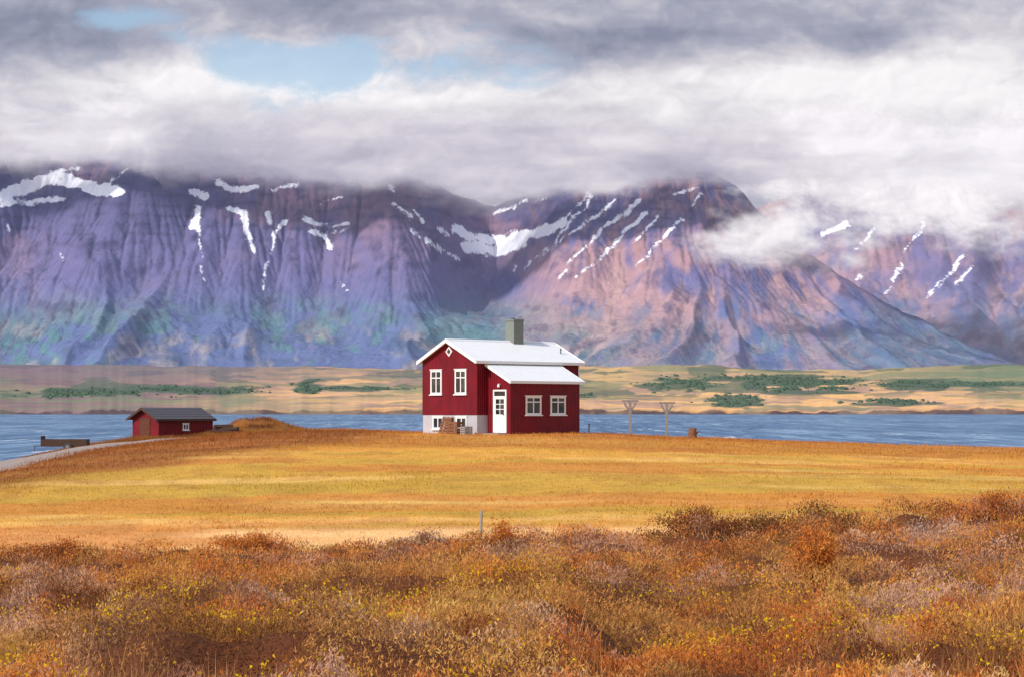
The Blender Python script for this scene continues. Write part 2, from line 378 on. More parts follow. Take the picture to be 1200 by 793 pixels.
def strokes(u, y, S, seed):
    nz = fbm(u/9., y/9., seed, 3); m = np.full(u.shape, -14.); uu = u+(fbm(u/18., y/16., seed+9, 3)-.5)*9; y2 = y+(fbm(u/17., y/14., seed+19, 3)-.5)*7
    for pts, wd in S:
        xs = [p[0] for p in pts]; ys = [p[1] for p in pts]
        sel = (u > min(xs)-25) & (u < max(xs)+25) & (y > min(ys)-25) & (y < max(ys)+25)
        if not sel.any(): continue
        a = uu[sel]; b_ = y2[sel]; d = np.full(a.shape, 1e9)
        for (x0, y0), (x1, y1) in zip(pts[:-1], pts[1:]):
            vx, vy = x1-x0, y1-y0; tt_ = np.clip(((a-x0)*vx+(b_-y0)*vy)/(vx*vx+vy*vy+1e-9), 0, 1)
            d = np.minimum(d, np.hypot(a-x0-tt_*vx, b_-y0-tt_*vy))
        tp = 1.
        if max(ys)-min(ys) > 25: tp = 1.2-.75*np.clip((b_-min(ys))/(max(ys)-min(ys)), 0, 1)   # streaks thin out downhill
        m[sel] = np.maximum(m[sel], tp*wd*(.35+1.05*nz[sel])-d)
    return np.clip(m, -14, 14)
def erode(H, batches, nd, steps, seed, sc=160., er=.2, dp=.2, cap=4., inert=.08, lim=.006):
    r = np.random.default_rng(seed); h = H/sc; R, Cn = h.shape; NN = R*Cn
    hf = h.ravel().copy(); ff = np.zeros(NN)
    for bt in range(batches):
        x = r.random(nd)*(Cn-4)+1.5; y = r.random(nd)*(R-4)+1.5
        dxx = np.zeros(nd); dyy = np.zeros(nd); sp = np.ones(nd); wa = np.ones(nd); se = np.zeros(nd)
        for st in range(steps):
            xi = x.astype(int); yi = y.astype(int); fx = x-xi; fy = y-yi; k = yi*Cn+xi
            a = hf[k]; b_ = hf[k+1]; c_ = hf[k+Cn]; d_ = hf[k+Cn+1]
            gx_ = (b_-a)*(1-fy)+(d_-c_)*fy; gy_ = (c_-a)*(1-fx)+(d_-b_)*fx
            w0 = (1-fx)*(1-fy); w1 = fx*(1-fy); w2 = (1-fx)*fy; w3 = fx*fy
            h0 = a*w0+b_*w1+c_*w2+d_*w3
            gl = np.hypot(gx_, gy_)+1e-9
            dxx = dxx*inert-gx_/gl*(1-inert); dyy = dyy*inert-gy_/gl*(1-inert)
            l_ = np.hypot(dxx, dyy)+1e-9; dxx /= l_; dyy /= l_
            nx_ = np.clip(x+dxx, 1, Cn-3.01); ny_ = np.clip(y+dyy, 1, R-3.01)
            ins = (nx_ > 1) & (nx_ < Cn-3.01) & (ny_ > 1) & (ny_ < R-3.01)
            xj = nx_.astype(int); yj = ny_.astype(int); gx2 = nx_-xj; gy2 = ny_-yj; kk = yj*Cn+xj
            h1 = hf[kk]*(1-gx2)*(1-gy2)+hf[kk+1]*gx2*(1-gy2)+hf[kk+Cn]*(1-gx2)*gy2+hf[kk+Cn+1]*gx2*gy2
            dh = h1-h0
            cp = np.maximum(-dh, .001)*sp*wa*cap
            dep = np.where(dh > 0, np.minimum(dh, se), np.where(se > cp, (se-cp)*dp, 0))
            ero = np.where((dh <= 0) & (se <= cp), np.minimum((cp-se)*er, -dh*.5), 0)
            q = np.clip(dep-ero, -lim, lim)*ins; se = np.clip(se-q, 0, .3)
            D = np.bincount(k, q*w0, NN)+np.bincount(k+1, q*w1, NN)+np.bincount(k+Cn, q*w2, NN)+np.bincount(k+Cn+1, q*w3, NN)
            hf += np.clip(D, -lim, lim)
            ff[k] += wa*ins
            sp = np.clip(np.sqrt(np.maximum(sp*sp-dh*4., .05)), .2, 2.5); wa *= .985
            x = nx_; y = ny_
    return hf.reshape(R, Cn)*sc, ff.reshape(R, Cn)
m_mtnA = attr_mat('mountain_rock', .014, .36, 1.0, 9, .04, emis=(.050,.056,.092,1), snow=.04)  # both mountain materials glow bluish in place of aerial haze
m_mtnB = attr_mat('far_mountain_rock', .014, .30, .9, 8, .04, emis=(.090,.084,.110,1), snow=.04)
def mountain(xs, ys, crest, Yf0, Yc0, zf, snow, seed, pinkw, sad, batches, nd, mat, slant):
    X, Y = np.meshgrid(xs, ys)
    U0 = 600+X*F/Yc0
    YC = Yc0 + sad(U0) + (fbm(U0/90., U0*0+3, seed+2, 3)-.5)*500
    U0 = 600+X*F/YC
    cy = np.interp(U0, [c_[0] for c_ in crest], [c_[1] for c_ in crest]) + (fbm(U0/24., U0*0, seed+1, 4)-.5)*9
    zc = np.maximum(E+(HZ-cy)*YC/F, zf+4); Hh = zc-zf
    T0 = np.clip((Y-Yf0)/(YC-Yf0), 0, 1.4)
    sl_ = np.interp(U0, [q[0] for q in slant], [q[1] for q in slant])
    wu = U0 - sl_*T0 + 100*(fbm(U0/130., T0*2.4, seed+4, 3)-.5)
    sp = 1-np.abs(2*vn(wu/64., T0*.9, seed+6)-1)
    sp2 = 1-np.abs(2*vn(wu/150.+5, T0*.7, seed+7)-1)
    spur = .40*sp+.60*sp2
    bowl = np.exp(-((U0-585)/60.)**2)*(1 if seed == 100 else 0)
    spur = spur*(1-bowl)+.5*bowl
    YF = Yf0 + 300*(.6-spur) + (fbm(U0/60., U0*0+5, seed+3, 3)-.5)*160
    T = (Y-YF)/(YC-YF); Tc = np.clip(T, 0, 1)
    bell = np.clip(4*Tc*(1-Tc), 0, 1)**.8
    S = .80*Tc**1.15 + .20*sst(.55, .95, Tc)
    z = zf + Hh*S - .14*Hh*(1-spur)*bell
    z = z - .13*Hh*bowl*sst(.45, .72, Tc)*(1-sst(.86, 1, Tc)) + .05*Hh*bowl*sst(.05, .25, Tc)*(1-sst(.4, .6, Tc))
    z = z + .22*Hh*bell*(fbm(X/620., Y/420., seed+8, 6, .52)-.5)
    z = z - np.clip(Y-YC, 0, None)*.35 - np.clip(YF-Y, 0, None)*.08
    ze, fl = erode(z, batches, nd, 75, seed)
    ze = blur(blur(ze, .7, 0), .7, 1)
    z = .68*z+.32*ze
    z = z + (fbm(X/60., Y/60., seed+21, 4)-.5)*14*bell + (fbm(X/18., Y/20., seed+22, 3)-.5)*6*bell
    zs = blur(blur(z, 12, 0), 12, 1)
    fl = np.log1p(fl); fl = (fl-fl.min())/(np.percentile(fl, 99.5)-fl.min()); fs = blur(blur(fl, 1.6, 0), 1.4, 1); f1 = blur(fl, 1.2, 0)
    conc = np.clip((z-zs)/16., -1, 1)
    yp = HZ-(z-E)*F/Y; U = 600+X*F/Y
    q1 = fbm(U/45., yp/30., seed+14, 5); q2 = fbm(U/13., yp/12., seed+15, 5); q3 = fbm(U/110., yp/60., seed+16, 4); q4 = fbm(U/60.+yp/40., yp/24., seed+17, 5)
    wq = U - sl_*Tc + 34*(fbm(U/60., yp/40., seed+19, 4)-.5); qs = fbm(wq/15., yp/28., seed+18, 6)
    c = np.broadcast_to(lin(100,96,136), U.shape+(3,)).copy()  # rock and scree tones, with dappled cloud shade and bluish haze painted in
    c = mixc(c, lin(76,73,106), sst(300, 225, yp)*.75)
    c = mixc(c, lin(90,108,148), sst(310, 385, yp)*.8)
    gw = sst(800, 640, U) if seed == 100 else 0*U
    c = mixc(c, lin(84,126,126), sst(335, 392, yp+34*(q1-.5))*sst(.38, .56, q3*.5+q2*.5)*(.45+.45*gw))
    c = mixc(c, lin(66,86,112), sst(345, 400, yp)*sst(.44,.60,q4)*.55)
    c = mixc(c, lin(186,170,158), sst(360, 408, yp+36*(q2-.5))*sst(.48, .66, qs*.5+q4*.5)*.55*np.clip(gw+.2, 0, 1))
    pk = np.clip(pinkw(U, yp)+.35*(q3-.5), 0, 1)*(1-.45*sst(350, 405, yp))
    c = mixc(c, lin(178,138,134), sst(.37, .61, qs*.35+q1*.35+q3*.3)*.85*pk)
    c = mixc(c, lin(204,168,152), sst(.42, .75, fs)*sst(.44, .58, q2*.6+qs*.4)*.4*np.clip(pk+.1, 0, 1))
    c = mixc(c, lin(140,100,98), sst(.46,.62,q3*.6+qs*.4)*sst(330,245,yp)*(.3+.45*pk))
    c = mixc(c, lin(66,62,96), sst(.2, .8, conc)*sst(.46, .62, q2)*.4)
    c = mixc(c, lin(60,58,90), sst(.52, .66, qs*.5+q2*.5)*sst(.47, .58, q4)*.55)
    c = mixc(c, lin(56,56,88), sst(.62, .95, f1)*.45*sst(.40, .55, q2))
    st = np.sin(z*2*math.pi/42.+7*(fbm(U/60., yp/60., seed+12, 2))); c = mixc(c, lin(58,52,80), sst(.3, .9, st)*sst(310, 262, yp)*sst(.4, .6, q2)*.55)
    sn = blur(blur(strokes(U, yp, snow, seed+30), .5, 0), .5, 1)
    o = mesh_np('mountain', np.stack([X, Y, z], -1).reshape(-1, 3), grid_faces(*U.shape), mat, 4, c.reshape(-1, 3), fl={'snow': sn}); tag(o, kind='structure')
crestA = [(-700,205),(-300,185),(-100,180),(0,170),(90,162),(150,166),(260,180),(350,184),(440,190),(500,210),(540,230),(580,240),(620,229),(650,214),(700,201),(760,193),(830,194),(870,226),(920,276),(980,319),(1060,366),(1120,396),(1180,427),(1260,440),(1900,442)]
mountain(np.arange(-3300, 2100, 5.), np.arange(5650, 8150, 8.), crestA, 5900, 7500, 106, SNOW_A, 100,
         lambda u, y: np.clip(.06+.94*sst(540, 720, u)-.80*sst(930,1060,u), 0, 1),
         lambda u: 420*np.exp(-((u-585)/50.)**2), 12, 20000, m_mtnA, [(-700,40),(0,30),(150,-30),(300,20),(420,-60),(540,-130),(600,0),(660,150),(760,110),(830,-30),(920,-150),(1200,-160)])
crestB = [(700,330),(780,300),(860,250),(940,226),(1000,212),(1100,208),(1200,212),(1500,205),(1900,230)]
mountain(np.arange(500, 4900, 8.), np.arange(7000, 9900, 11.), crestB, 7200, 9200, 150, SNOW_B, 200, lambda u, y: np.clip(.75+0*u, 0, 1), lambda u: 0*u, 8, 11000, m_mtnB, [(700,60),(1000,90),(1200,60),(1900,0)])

# ------------------------------------------------------------------ clouds: softly billowing sheets, vertex density, lit puffs and shaded undersides painted as vertex colour
m_cloud = bpy.data.materials.new('cloud_vapour'); m_cloud.use_nodes = True; t = NT(m_cloud.node_tree)
t.n.remove(t.n['Principled BSDF'])
al = t.new('ShaderNodeAttribute', attribute_name='thickness').outputs['Fac']
cc_ = t.new('ShaderNodeAttribute', attribute_name='Col').outputs['Color']
dk = t.scale(cc_, .74)
d = t.new('ShaderNodeBsdfDiffuse'); t.put(d.inputs[0], dk)
tl = t.new('ShaderNodeBsdfTranslucent'); t.put(tl.inputs[0], dk)
m1 = t.new('ShaderNodeMixShader'); m1.inputs[0].default_value = .3; t.put(m1.inputs[1], d.outputs[0]); t.put(m1.inputs[2], tl.outputs[0])
em = t.new('ShaderNodeEmission'); t.put(em.inputs[0], cc_); em.inputs[1].default_value = .30  # added self-glow that brightens the cloud sheets
ad = t.new('ShaderNodeAddShader'); t.put(ad.inputs[0], m1.outputs[0]); t.put(ad.inputs[1], em.outputs[0])
tr = t.new('ShaderNodeBsdfTransparent')
mx = t.new('ShaderNodeMixShader'); t.put(mx.inputs[0], al); t.put(mx.inputs[1], tr.outputs[0]); t.put(mx.inputs[2], ad.outputs[0])
t.put(t.n['Material Output'].inputs[0], mx.outputs[0])
def cramp(v, stops):
    xs = [q[0] for q in stops]; cs = np.array([lin(*q[1]) for q in stops])
    return np.stack([np.interp(v, xs, cs[:, i]) for i in range(3)], -1)
def cloud(name, Y0, u0, u1, y0, y1, du, fn, amp):
    u = np.arange(u0, u1+1, du); y = np.arange(y0, y1+1, du)
    U, P = np.meshgrid(u, y)
    a, c, h = fn(U, P)
    edge = sst(u0, u0+80, U)*sst(u1, u1-80, U)*sst(y0, y0+40, P)*sst(y1, y1-14, P)
    Yd = Y0 - amp*h + 1.2*(y1-P)
    o = mesh_np(name, np.stack([(U-600)*Y0/F, Yd, E+(HZ-P)*Y0/F], -1).reshape(-1, 3), grid_faces(*U.shape), m_cloud, 4, c.reshape(-1, 3), fl={'thickness': a*edge})
    tag(o, kind='structure')
def ellv(u, p, cx, cy, rx, ry): return 1-np.hypot((u-cx)/rx, (p-cy)/ry)
def f_sky(u, p):
    n = fbm(u/170., p/70., 401, 7, .55); nb = fbm(u/300., p/110., 402, 5); ns = fbm(u/240., p/40., 405, 6)
    b1 = billow(u/130., p/76., 403, 5, .55); b2 = billow(u/46., p/32., 404, 4, .6)
    g = np.maximum(ellv(u, p, 350, 66, 330, 42), ellv(u, p, 115, 10, 90, 18)-.25); g = np.maximum(g, -1.2)
    g = g + 2.1*(n-.5)*sst(800, 560, u) + 1.0*(.42-b1) + .35*(.42-b2)
    gap = sst(-.08, .80, g)*.80*sst(720, 600, u)
    br = np.interp(p, [-260,-60,0,28,55,82,108,135,165,200,240], [.42,.33,.28,.33,.54,.72,.76,.60,.50,.44,.40])
    for cx, cy, rx, ry, A in [(20,50,190,80,-.32),(720,48,240,46,-.20),(480,96,200,32,.18),(1020,102,300,52,.26),(1010,30,280,26,-.08)]: br = br + A*sst(0, .8, ellv(u, p, cx, cy, rx, ry))
    br = br + .45*(nb-.5) + .46*(b1-.42) + .18*(b2-.42) + .60*(ns-.5) + .25*(n-.5)
    c = cramp(br, [(0,(138,143,164)),(.3,(170,172,188)),(.55,(206,203,211)),(.85,(237,234,236)),(1,(247,244,245))])
    return 1-gap, c, b1+.2*b2
yb = [(-700,205),(0,196),(60,193),(130,196),(200,211),(300,219),(400,217),(470,215),(520,228),(570,247),(620,239),(680,226),(760,219),(830,216),(880,228),(950,242),(1010,244),(1100,240),(1200,244),(1900,248)]
def band(seed, soft):
    def f(u, p):
        b_ = np.interp(u, [q[0] for q in yb], [q[1] for q in yb])
        n = fbm(u/140., p/60., seed, 7, .56); b1 = billow(u/120., p/64., seed+2, 5, .55); ns = fbm(u/280., p/38., seed+5, 6)
        m = (.60*sst(b_+40, b_-20, p) if soft else sst(b_+26, b_-34, p))*sst(70, 175, p)
        a = sst(.26, .86, m+.95*(n-.5)+.35*(b1-.42))*(.8 if soft else 1)
        sh = .57-.26*sst(150, 232, p)*(1-.6*sst(820, 1000, u)) + .36*(b1-.42) + .55*(n-.5) + .65*(ns-.5) + .16*sst(700, 1000, u)
        c = cramp(sh, [(0,(160,158,176)),(.3,(183,180,194)),(.55,(210,206,213)),(.85,(237,234,237))])
        return a, c, b1*1.0
    return f
BL = [(905,285,118,36,.85),(960,306,84,24,.75),(1000,240,190,42,1.0),(1080,230,220,34,1.0),(1180,262,110,50,1.0),(845,280,60,22,.68),(1010,284,72,20,.5),(1300,260,200,70,1.),(915,256,80,36,.95)]
def f_right(u, p):
    v = np.zeros(u.shape)
    for cx, cy_, rx, ry, a in BL: v = np.maximum(v, a*np.clip(1-((u-cx)/rx)**2-((p-cy_)/ry)**2, 0, 1)**.7)
    n = fbm(u/80., p/40., 503, 7, .6); b1 = billow(u/70., p/48., 505, 5, .6)
    a = sst(.26, 1.05, v+1.25*(n-.5)+.4*(b1-.42))*.94*sst(0, .12, v)
    c = cramp(.64+.45*(b1-.42)+.6*(n-.5)-.3*sst(250, 320, p), [(0,(184,178,191)),(.35,(210,204,211)),(.7,(239,236,237)),(1,(250,247,246))])
    return a, c, b1
cloud('cloud_bank', 11500, -900, 2100, -260, 300, 2.4, f_sky, 16)
cloud('cloud_bank', 7150, -700, 1900, 50, 286, 2.4, band(601, True), 10)
cloud('cloud_bank', 6950, -700, 1900, 50, 290, 2.4, band(701, False), 11)
cloud('cloud_bank', 6300, 740, 1600, 165, 350, 2.0, f_right, 11)

# ------------------------------------------------------------------ vegetation
def tris(name, P, D, S, C, mat, **kw):
    N = len(P); V = np.empty((N, 3, 3)); V[:,0] = P-S; V[:,1] = P+S; V[:,2] = P+D
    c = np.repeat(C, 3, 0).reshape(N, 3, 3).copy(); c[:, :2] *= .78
    return mesh_np(name, V.reshape(-1, 3), np.arange(N*3).reshape(-1, 3), mat, 3, c.reshape(-1, 3), smooth=False, **kw)
def rdir(N):
    a = rng.random(N)*2*np.pi; return np.cos(a), np.sin(a)
m_veg, t, b = mat_new('dry_plants')
a_ = t.new('ShaderNodeAttribute', attribute_name='Col').outputs['Color']
n_ = t.noise(t.new('ShaderNodeTexCoord').outputs['Object'], 3, 2, .6)
c_ = t.scale(a_, t.math('MULTIPLY_ADD', n_, .3, .85))
d_ = t.new('ShaderNodeBsdfDiffuse'); t.put(d_.inputs[0], c_); tl = t.new('ShaderNodeBsdfTranslucent'); t.put(tl.inputs[0], c_)
mx = t.new('ShaderNodeMixShader'); mx.inputs[0].default_value = .34; t.put(mx.inputs[1], d_.outputs[0]); t.put(mx.inputs[2], tl.outputs[0])
t.n.remove(b); t.put(t.n['Material Output'].inputs[0], mx.outputs[0])
def blades(x, y, z, h, wd, lean, C):
    N = len(x); ca, sa = rdir(N); la, lb = rdir(N); q = lean*rng.random(N)
    return (np.stack([x, y, z], -1), np.stack([la*q*h, lb*q*h, h], -1), np.stack([ca*wd, sa*wd*.4, 0*wd], -1), C)
def cat(*L): return [np.concatenate(k) for k in zip(*L)]
def sampY(N, a, b): return a*(b/a)**rng.random(N)
def clump(x, y):
    wx = x+.35*(fbm(x, y, 91, 2)-.5); c1 = 1-1.5*worley(wx/1.15, y/1.7, 85); c2 = 1-1.5*worley(wx/.45, y/.7, 86)
    return np.clip(.62*c1+.38*c2, 0, 1)
N = 760000
y = sampY(N, 12, 57); x = (rng.random(N)*2-1)*(.28*y+2.); k = rng.random(N) < heath_w(x, y); x = x[k]; y = y[k]
cl = clump(x, y); k = rng.random(len(x)) < .40+.9*cl; x = x[k]; y = y[k]; cl = cl[k]; N = len(x)
bank = sst(1, 6, x)*sst(34, 44, y)
hh = (.05+.52*cl**1.1)*(1+.35*bank); fr = rng.random(N)**.6
z = gz(x, y)+hh*fr
sz = (.011+.019*rng.random(N))*(.60+y/56)
dv = rng.normal(size=(N, 3)); dv[:,2] = np.abs(dv[:,2])+.7; dv /= np.linalg.norm(dv, axis=1)[:,None]
sv = np.cross(dv, rng.normal(size=(N, 3))); sv /= np.linalg.norm(sv, axis=1)[:,None]
cid = vn(np.floor(x/1.0)+.5, np.floor(y/1.5)+.5, 88)
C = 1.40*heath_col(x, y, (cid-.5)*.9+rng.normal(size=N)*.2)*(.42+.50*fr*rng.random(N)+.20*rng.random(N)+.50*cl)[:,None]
A1 = (np.stack([x, y, z], -1), dv*sz[:,None]*2.1, sv*sz[:,None]*.36, C)
N = 200000
y = sampY(N, 12, 57); x = (rng.random(N)*2-1)*(.28*y+2.); tf = 1-1.6*worley(x/.55, y/.8, 87)
k = rng.random(N) < heath_w(x, y)*sst(.38, .58, fbm(x/1.7, y/1.7, 82, 3))*sst(.10, .6, tf); x = x[k]; y = y[k]; tf = tf[k]; N = len(x)
C = 1.34*mixc(heath_col(x, y, rng.normal(size=N)*.3), lin(224,164,100), .2+.45*rng.random(N))*(.6+.45*rng.random(N)+.2*tf)[:,None]
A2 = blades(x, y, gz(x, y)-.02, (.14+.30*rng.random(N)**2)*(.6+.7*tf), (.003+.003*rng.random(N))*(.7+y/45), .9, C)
P, D, S, C = cat(A1, A2)
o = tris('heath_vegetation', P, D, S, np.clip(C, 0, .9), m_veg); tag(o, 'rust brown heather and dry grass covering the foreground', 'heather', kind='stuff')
N = 50000
y = sampY(N, 12, 40); x = (rng.random(N)*2-1)*(.29*y+2); k = rng.random(N) < sst(.46, .64, fbm(x/1.6, y/2.2, 83, 3)); x = x[k]; y = y[k]; N = len(x)
dv = rng.normal(size=(N, 3)); dv[:,2] = np.abs(dv[:,2])+.3; sv = rng.normal(size=(N, 3)); sz = .011+.010*rng.random(N)
dv /= np.linalg.norm(dv, axis=1)[:,None]; sv /= np.linalg.norm(sv, axis=1)[:,None]
C = lin(250,188,36)*(.8+.5*rng.random(N))[:,None]
o = tris('yellow_flowers', np.stack([x, y, gz(x, y)+.12+.55*clump(x, y)*rng.random(N)**.4], -1), dv*sz[:,None]*1.6, sv*sz[:,None], np.clip(C, 0, .9), m_veg); tag(o, 'tiny yellow flowers dotted through the near heather', 'flowers', kind='stuff')
N = 300000
y = 46+(185-46)*rng.random(N)**1.25; x = (rng.random(N)*2-1)*(.29*y+3)
N2 = 30000
y = np.concatenate([y, 160+30*rng.random(N2)]); x = np.concatenate([x, -36+24*rng.random(N2)])
k = (rng.random(len(x)) > heath_w(x, y)*.8) & (gz(x, y) > 1.2); x = x[k]; y = y[k]
k = road_d(x, y) > 4.6-1.8*rng.random(len(x)); x = x[k]; y = y[k]
def in_house(x, y, o, q, a0, a1, b0, b1):
    hx = x-o[0]; hy = y-o[1]; la = hx*math.cos(q)+hy*math.sin(q); lb = -hx*math.sin(q)+hy*math.cos(q)
    return (la > a0) & (la < a1) & (lb > b0) & (lb < b1)
q43 = math.radians(43)
k = ~(in_house(x, y, (-1.93,110), q43, -.1, 8.1, -2.0, 4.8) | in_house(x, y, ((186-600)*168/F,168), q43, -.1, 5.6, -.1, 4.2)); x = x[k]; y = y[k]; N = len(x)
tall = sst(96, 108, y)*.7+sst(.60, .74, fbm(x/5., y/2.5, 84, 3))*.7+1.6*sst(150, 165, y)*(.4+1.2*fbm(x/1.3, y/1.6, 89, 2))
tall = tall+.7*left_slope(x, y, fbm(x/30., y/6., 41, 4), fbm(x/2.2, y/2.6, 43, 4))
C = np.clip(field_col(x, y)*1.12*(.78+.48*rng.random(N))[:,None], 0, .9)
P, D, S, C = blades(x, y, gz(x, y)-.01, (.03+.08*rng.random(N))*(.8+1.1*tall), .012+.012*rng.random(N), .9, C)
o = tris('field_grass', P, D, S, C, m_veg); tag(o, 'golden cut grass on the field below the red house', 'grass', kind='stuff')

m_stem = simple('shrub_stem', lin(84,60,46), .9, .2, 20)
def shrub(px, Y, wpx, hpx, c1, c2, label, seed, n=2600):
    n = int(n*1.5)
    r = np.random.default_rng(seed); X = (px-600)*Y/F; z0 = g1(X, Y)
    W = wpx*Y/F/2; H = hpx*Y/F
    root = empty('shrub', (X, Y, z0-.03)); tag(root, label, 'shrub')
    ns = 22; tips = []
    for i in range(ns):
        a = r.random()*6.28; q = math.sqrt(r.random())*W*.95; hh = H*(.5+.55*r.random())*(1-.6*(q/W)**2)
        tp = Vector((math.cos(a)*q, math.sin(a)*q*.9, hh)); tips.append(tp)
        md = Vector((tp.x*.45, tp.y*.45, hh*.55)); st = MB(); st.tube((tp.x*.12, tp.y*.12, 0), md, .013, .009, 5); st.tube(md, tp, .009, .003, 5)
        st.build('stem', m_stem, root)
    tp = np.array([list(v) for v in tips]); idx = r.integers(0, ns, n); f = r.random(n)**.5
    base = tp[idx]; P = base*np.stack([.25+.75*f, .25+.75*f, .0+1.0*f], -1) + r.normal(size=(n, 3))*np.array([W*.13, W*.13, H*.08])
    P[:,2] = np.maximum(P[:,2], .01)
    dv = r.normal(size=(n, 3)); dv[:,2] = np.abs(dv[:,2])+.5; dv /= np.linalg.norm(dv, axis=1)[:,None]
    sv = np.cross(dv, r.normal(size=(n, 3))); sv /= np.linalg.norm(sv, axis=1)[:,None]
    sz = (.013+.020*r.random(n))*(Y/45+.3)
    mixf = np.clip(r.random(n)*.5+.6*(vn(P[:,0]*5, P[:,2]*7, seed)-.2), 0, 1)
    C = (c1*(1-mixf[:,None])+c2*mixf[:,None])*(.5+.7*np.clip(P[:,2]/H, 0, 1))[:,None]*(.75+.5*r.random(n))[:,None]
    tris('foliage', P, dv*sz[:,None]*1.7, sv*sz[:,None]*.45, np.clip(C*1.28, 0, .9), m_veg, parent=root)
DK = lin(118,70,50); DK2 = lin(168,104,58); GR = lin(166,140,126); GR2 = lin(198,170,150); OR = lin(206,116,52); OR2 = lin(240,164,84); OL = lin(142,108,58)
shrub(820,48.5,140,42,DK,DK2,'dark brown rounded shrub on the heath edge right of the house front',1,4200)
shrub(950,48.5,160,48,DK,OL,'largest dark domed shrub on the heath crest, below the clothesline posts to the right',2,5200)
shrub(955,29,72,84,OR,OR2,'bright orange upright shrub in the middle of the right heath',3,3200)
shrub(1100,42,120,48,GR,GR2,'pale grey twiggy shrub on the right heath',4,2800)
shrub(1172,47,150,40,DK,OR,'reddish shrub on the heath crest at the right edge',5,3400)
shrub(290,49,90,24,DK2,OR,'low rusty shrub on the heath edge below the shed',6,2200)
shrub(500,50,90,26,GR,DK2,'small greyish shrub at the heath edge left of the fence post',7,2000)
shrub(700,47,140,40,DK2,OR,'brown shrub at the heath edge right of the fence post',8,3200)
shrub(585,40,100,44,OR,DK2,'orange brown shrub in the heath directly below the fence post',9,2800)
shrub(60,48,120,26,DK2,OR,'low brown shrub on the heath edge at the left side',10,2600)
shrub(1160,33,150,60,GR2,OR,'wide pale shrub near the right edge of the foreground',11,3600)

# ------------------------------------------------------------------ house
def red_mat(name, c, per):
    m, t, b = mat_new(name)
    tc = t.new('ShaderNodeTexCoord').outputs['Object']
    sp = t.new('ShaderNodeSeparateXYZ'); t.put(sp.inputs[0], tc)
    sn = t.math('SINE', t.math('MULTIPLY', t.math('ADD', sp.outputs[0], sp.outputs[1]), 2*math.pi/per))
    n = t.noise(tc, 1.2, 6, .6)
    st = t.noise(t.map(tc, (6, 6, .5)), 1, 4, .6)
    cc_ = t.mixc(t.sst(n, .3, .75), tuple(c*.78)+(1,), tuple(c*1.2)+(1,))
    cc_ = t.mixc(t.sst(st, .55, .8, 0, .18), cc_, L4(120,50,55))
    t.put(b.inputs['Base Color'], cc_); b.inputs['Roughness'].default_value = .55; b.inputs['Specular IOR Level'].default_value = .25
    bump(t, b, sn, .7, .02)
    return m
m_red = red_mat('red_cladding', lin(114,7,26), .16)
m_white = simple('white_paint', (.80,.80,.80), .5, .06, 8)
m_roof = simple('white_roof_metal', (.86,.87,.89), .45, .07, 1.2)
m_conc = simple('concrete', lin(180,176,184), .9, .16, 2.5, .3, 25)
m_chim = simple('chimney_render', lin(122,128,122), .9, .15, 3, .4, 20)
m_cap = simple('dark_metal', lin(70,74,76), .6, .15, 6)
m_wood = simple('brown_wood', lin(124,82,58), .85, .3, 5, .4, 30)
m_gwood = simple('grey_wood', lin(142,136,134), .9, .22, 6, .4, 40)
m_dwood = simple('dark_wood', lin(78,58,50), .9, .25, 5, .4, 30)
m_door = simple('brown_door_wood', lin(98,56,40), .85, .25, 5, .4, 30)
m_felt = simple('roof_felt', lin(84,82,88), .9, .2, 2, .5, 12)
m_step = simple('stone_step', lin(150,142,136), .9, .2, 3, .4, 15)
m_glass, t, b = mat_new('window_glass')
b.inputs['Roughness'].default_value = .06; b.inputs['Specular IOR Level'].default_value = .6
tc = t.new('ShaderNodeTexCoord').outputs['Object']
t.put(b.inputs['Base Color'], t.mixc(t.sst(t.noise(tc, 1.6, 3), .4, .65), (.012,.014,.02,1), (.07,.06,.055,1)))

PH = math.radians(43); HN = Vector((-1.93, 110.0, 6.66))
W_, L_, EH, RH = 4.65, 7.95, 4.04, 5.16
A0, L2, DD = .80, 5.35, 1.85
house = empty('red_house', HN, PH)
tag(house, 'two level red clad house with white metal roofs and grey chimney on the grassy rise', 'house')
w = MB(); w.prism([(0,0,1.02),(0,W_,1.02),(0,W_,EH),(0,W_/2,RH-.02),(0,0,EH)], (L_,0,0)); w.build('wall', m_red, house)
w = MB(); w.box(.025,L_-.025,.025,W_-.025,-.7,1.018); w.build('foundation', m_conc, house)
def slab(mb, x0, x1, e, r, th):
    (ye,ze),(yr,zr) = e, r
    mb.hexa([(x0,ye,ze),(x1,ye,ze),(x1,yr,zr),(x0,yr,zr),(x0,ye,ze+th),(x1,ye,ze+th),(x1,yr,zr+th),(x0,yr,zr+th)])
    n = int((x1-x0)/.42)
    for i in range(1, n):
        x = x0+(x1-x0)*i/n; sx = .016
        mb.hexa([(x-sx,ye,ze+th-.01),(x+sx,ye,ze+th-.01),(x+sx,yr,zr+th-.01),(x-sx,yr,zr+th-.01),(x-sx,ye,ze+th+.004),(x+sx,ye,ze+th+.004),(x+sx,yr,zr+th+.004),(x-sx,yr,zr+th+.004)])
sl = (RH-EH)/(W_/2); ov = .2; go = .26
rf = MB()
slab(rf, -go, L_+go, (-ov, EH-sl*ov+.01), (W_/2, RH+.01), .07)
slab(rf, -go, L_+go, (W_+ov, EH-sl*ov+.01), (W_/2+.002, RH+.01), .07)
roof = rf.build('roof', m_roof, house)
rc = MB(); rc.prism([(-go-.01,W_/2-.14,RH+.03),(-go-.01,W_/2,RH+.115),(-go-.01,W_/2+.14,RH+.03)], (L_+2*go+.02,0,0)); rc.build('ridge_cap', m_roof, roof)
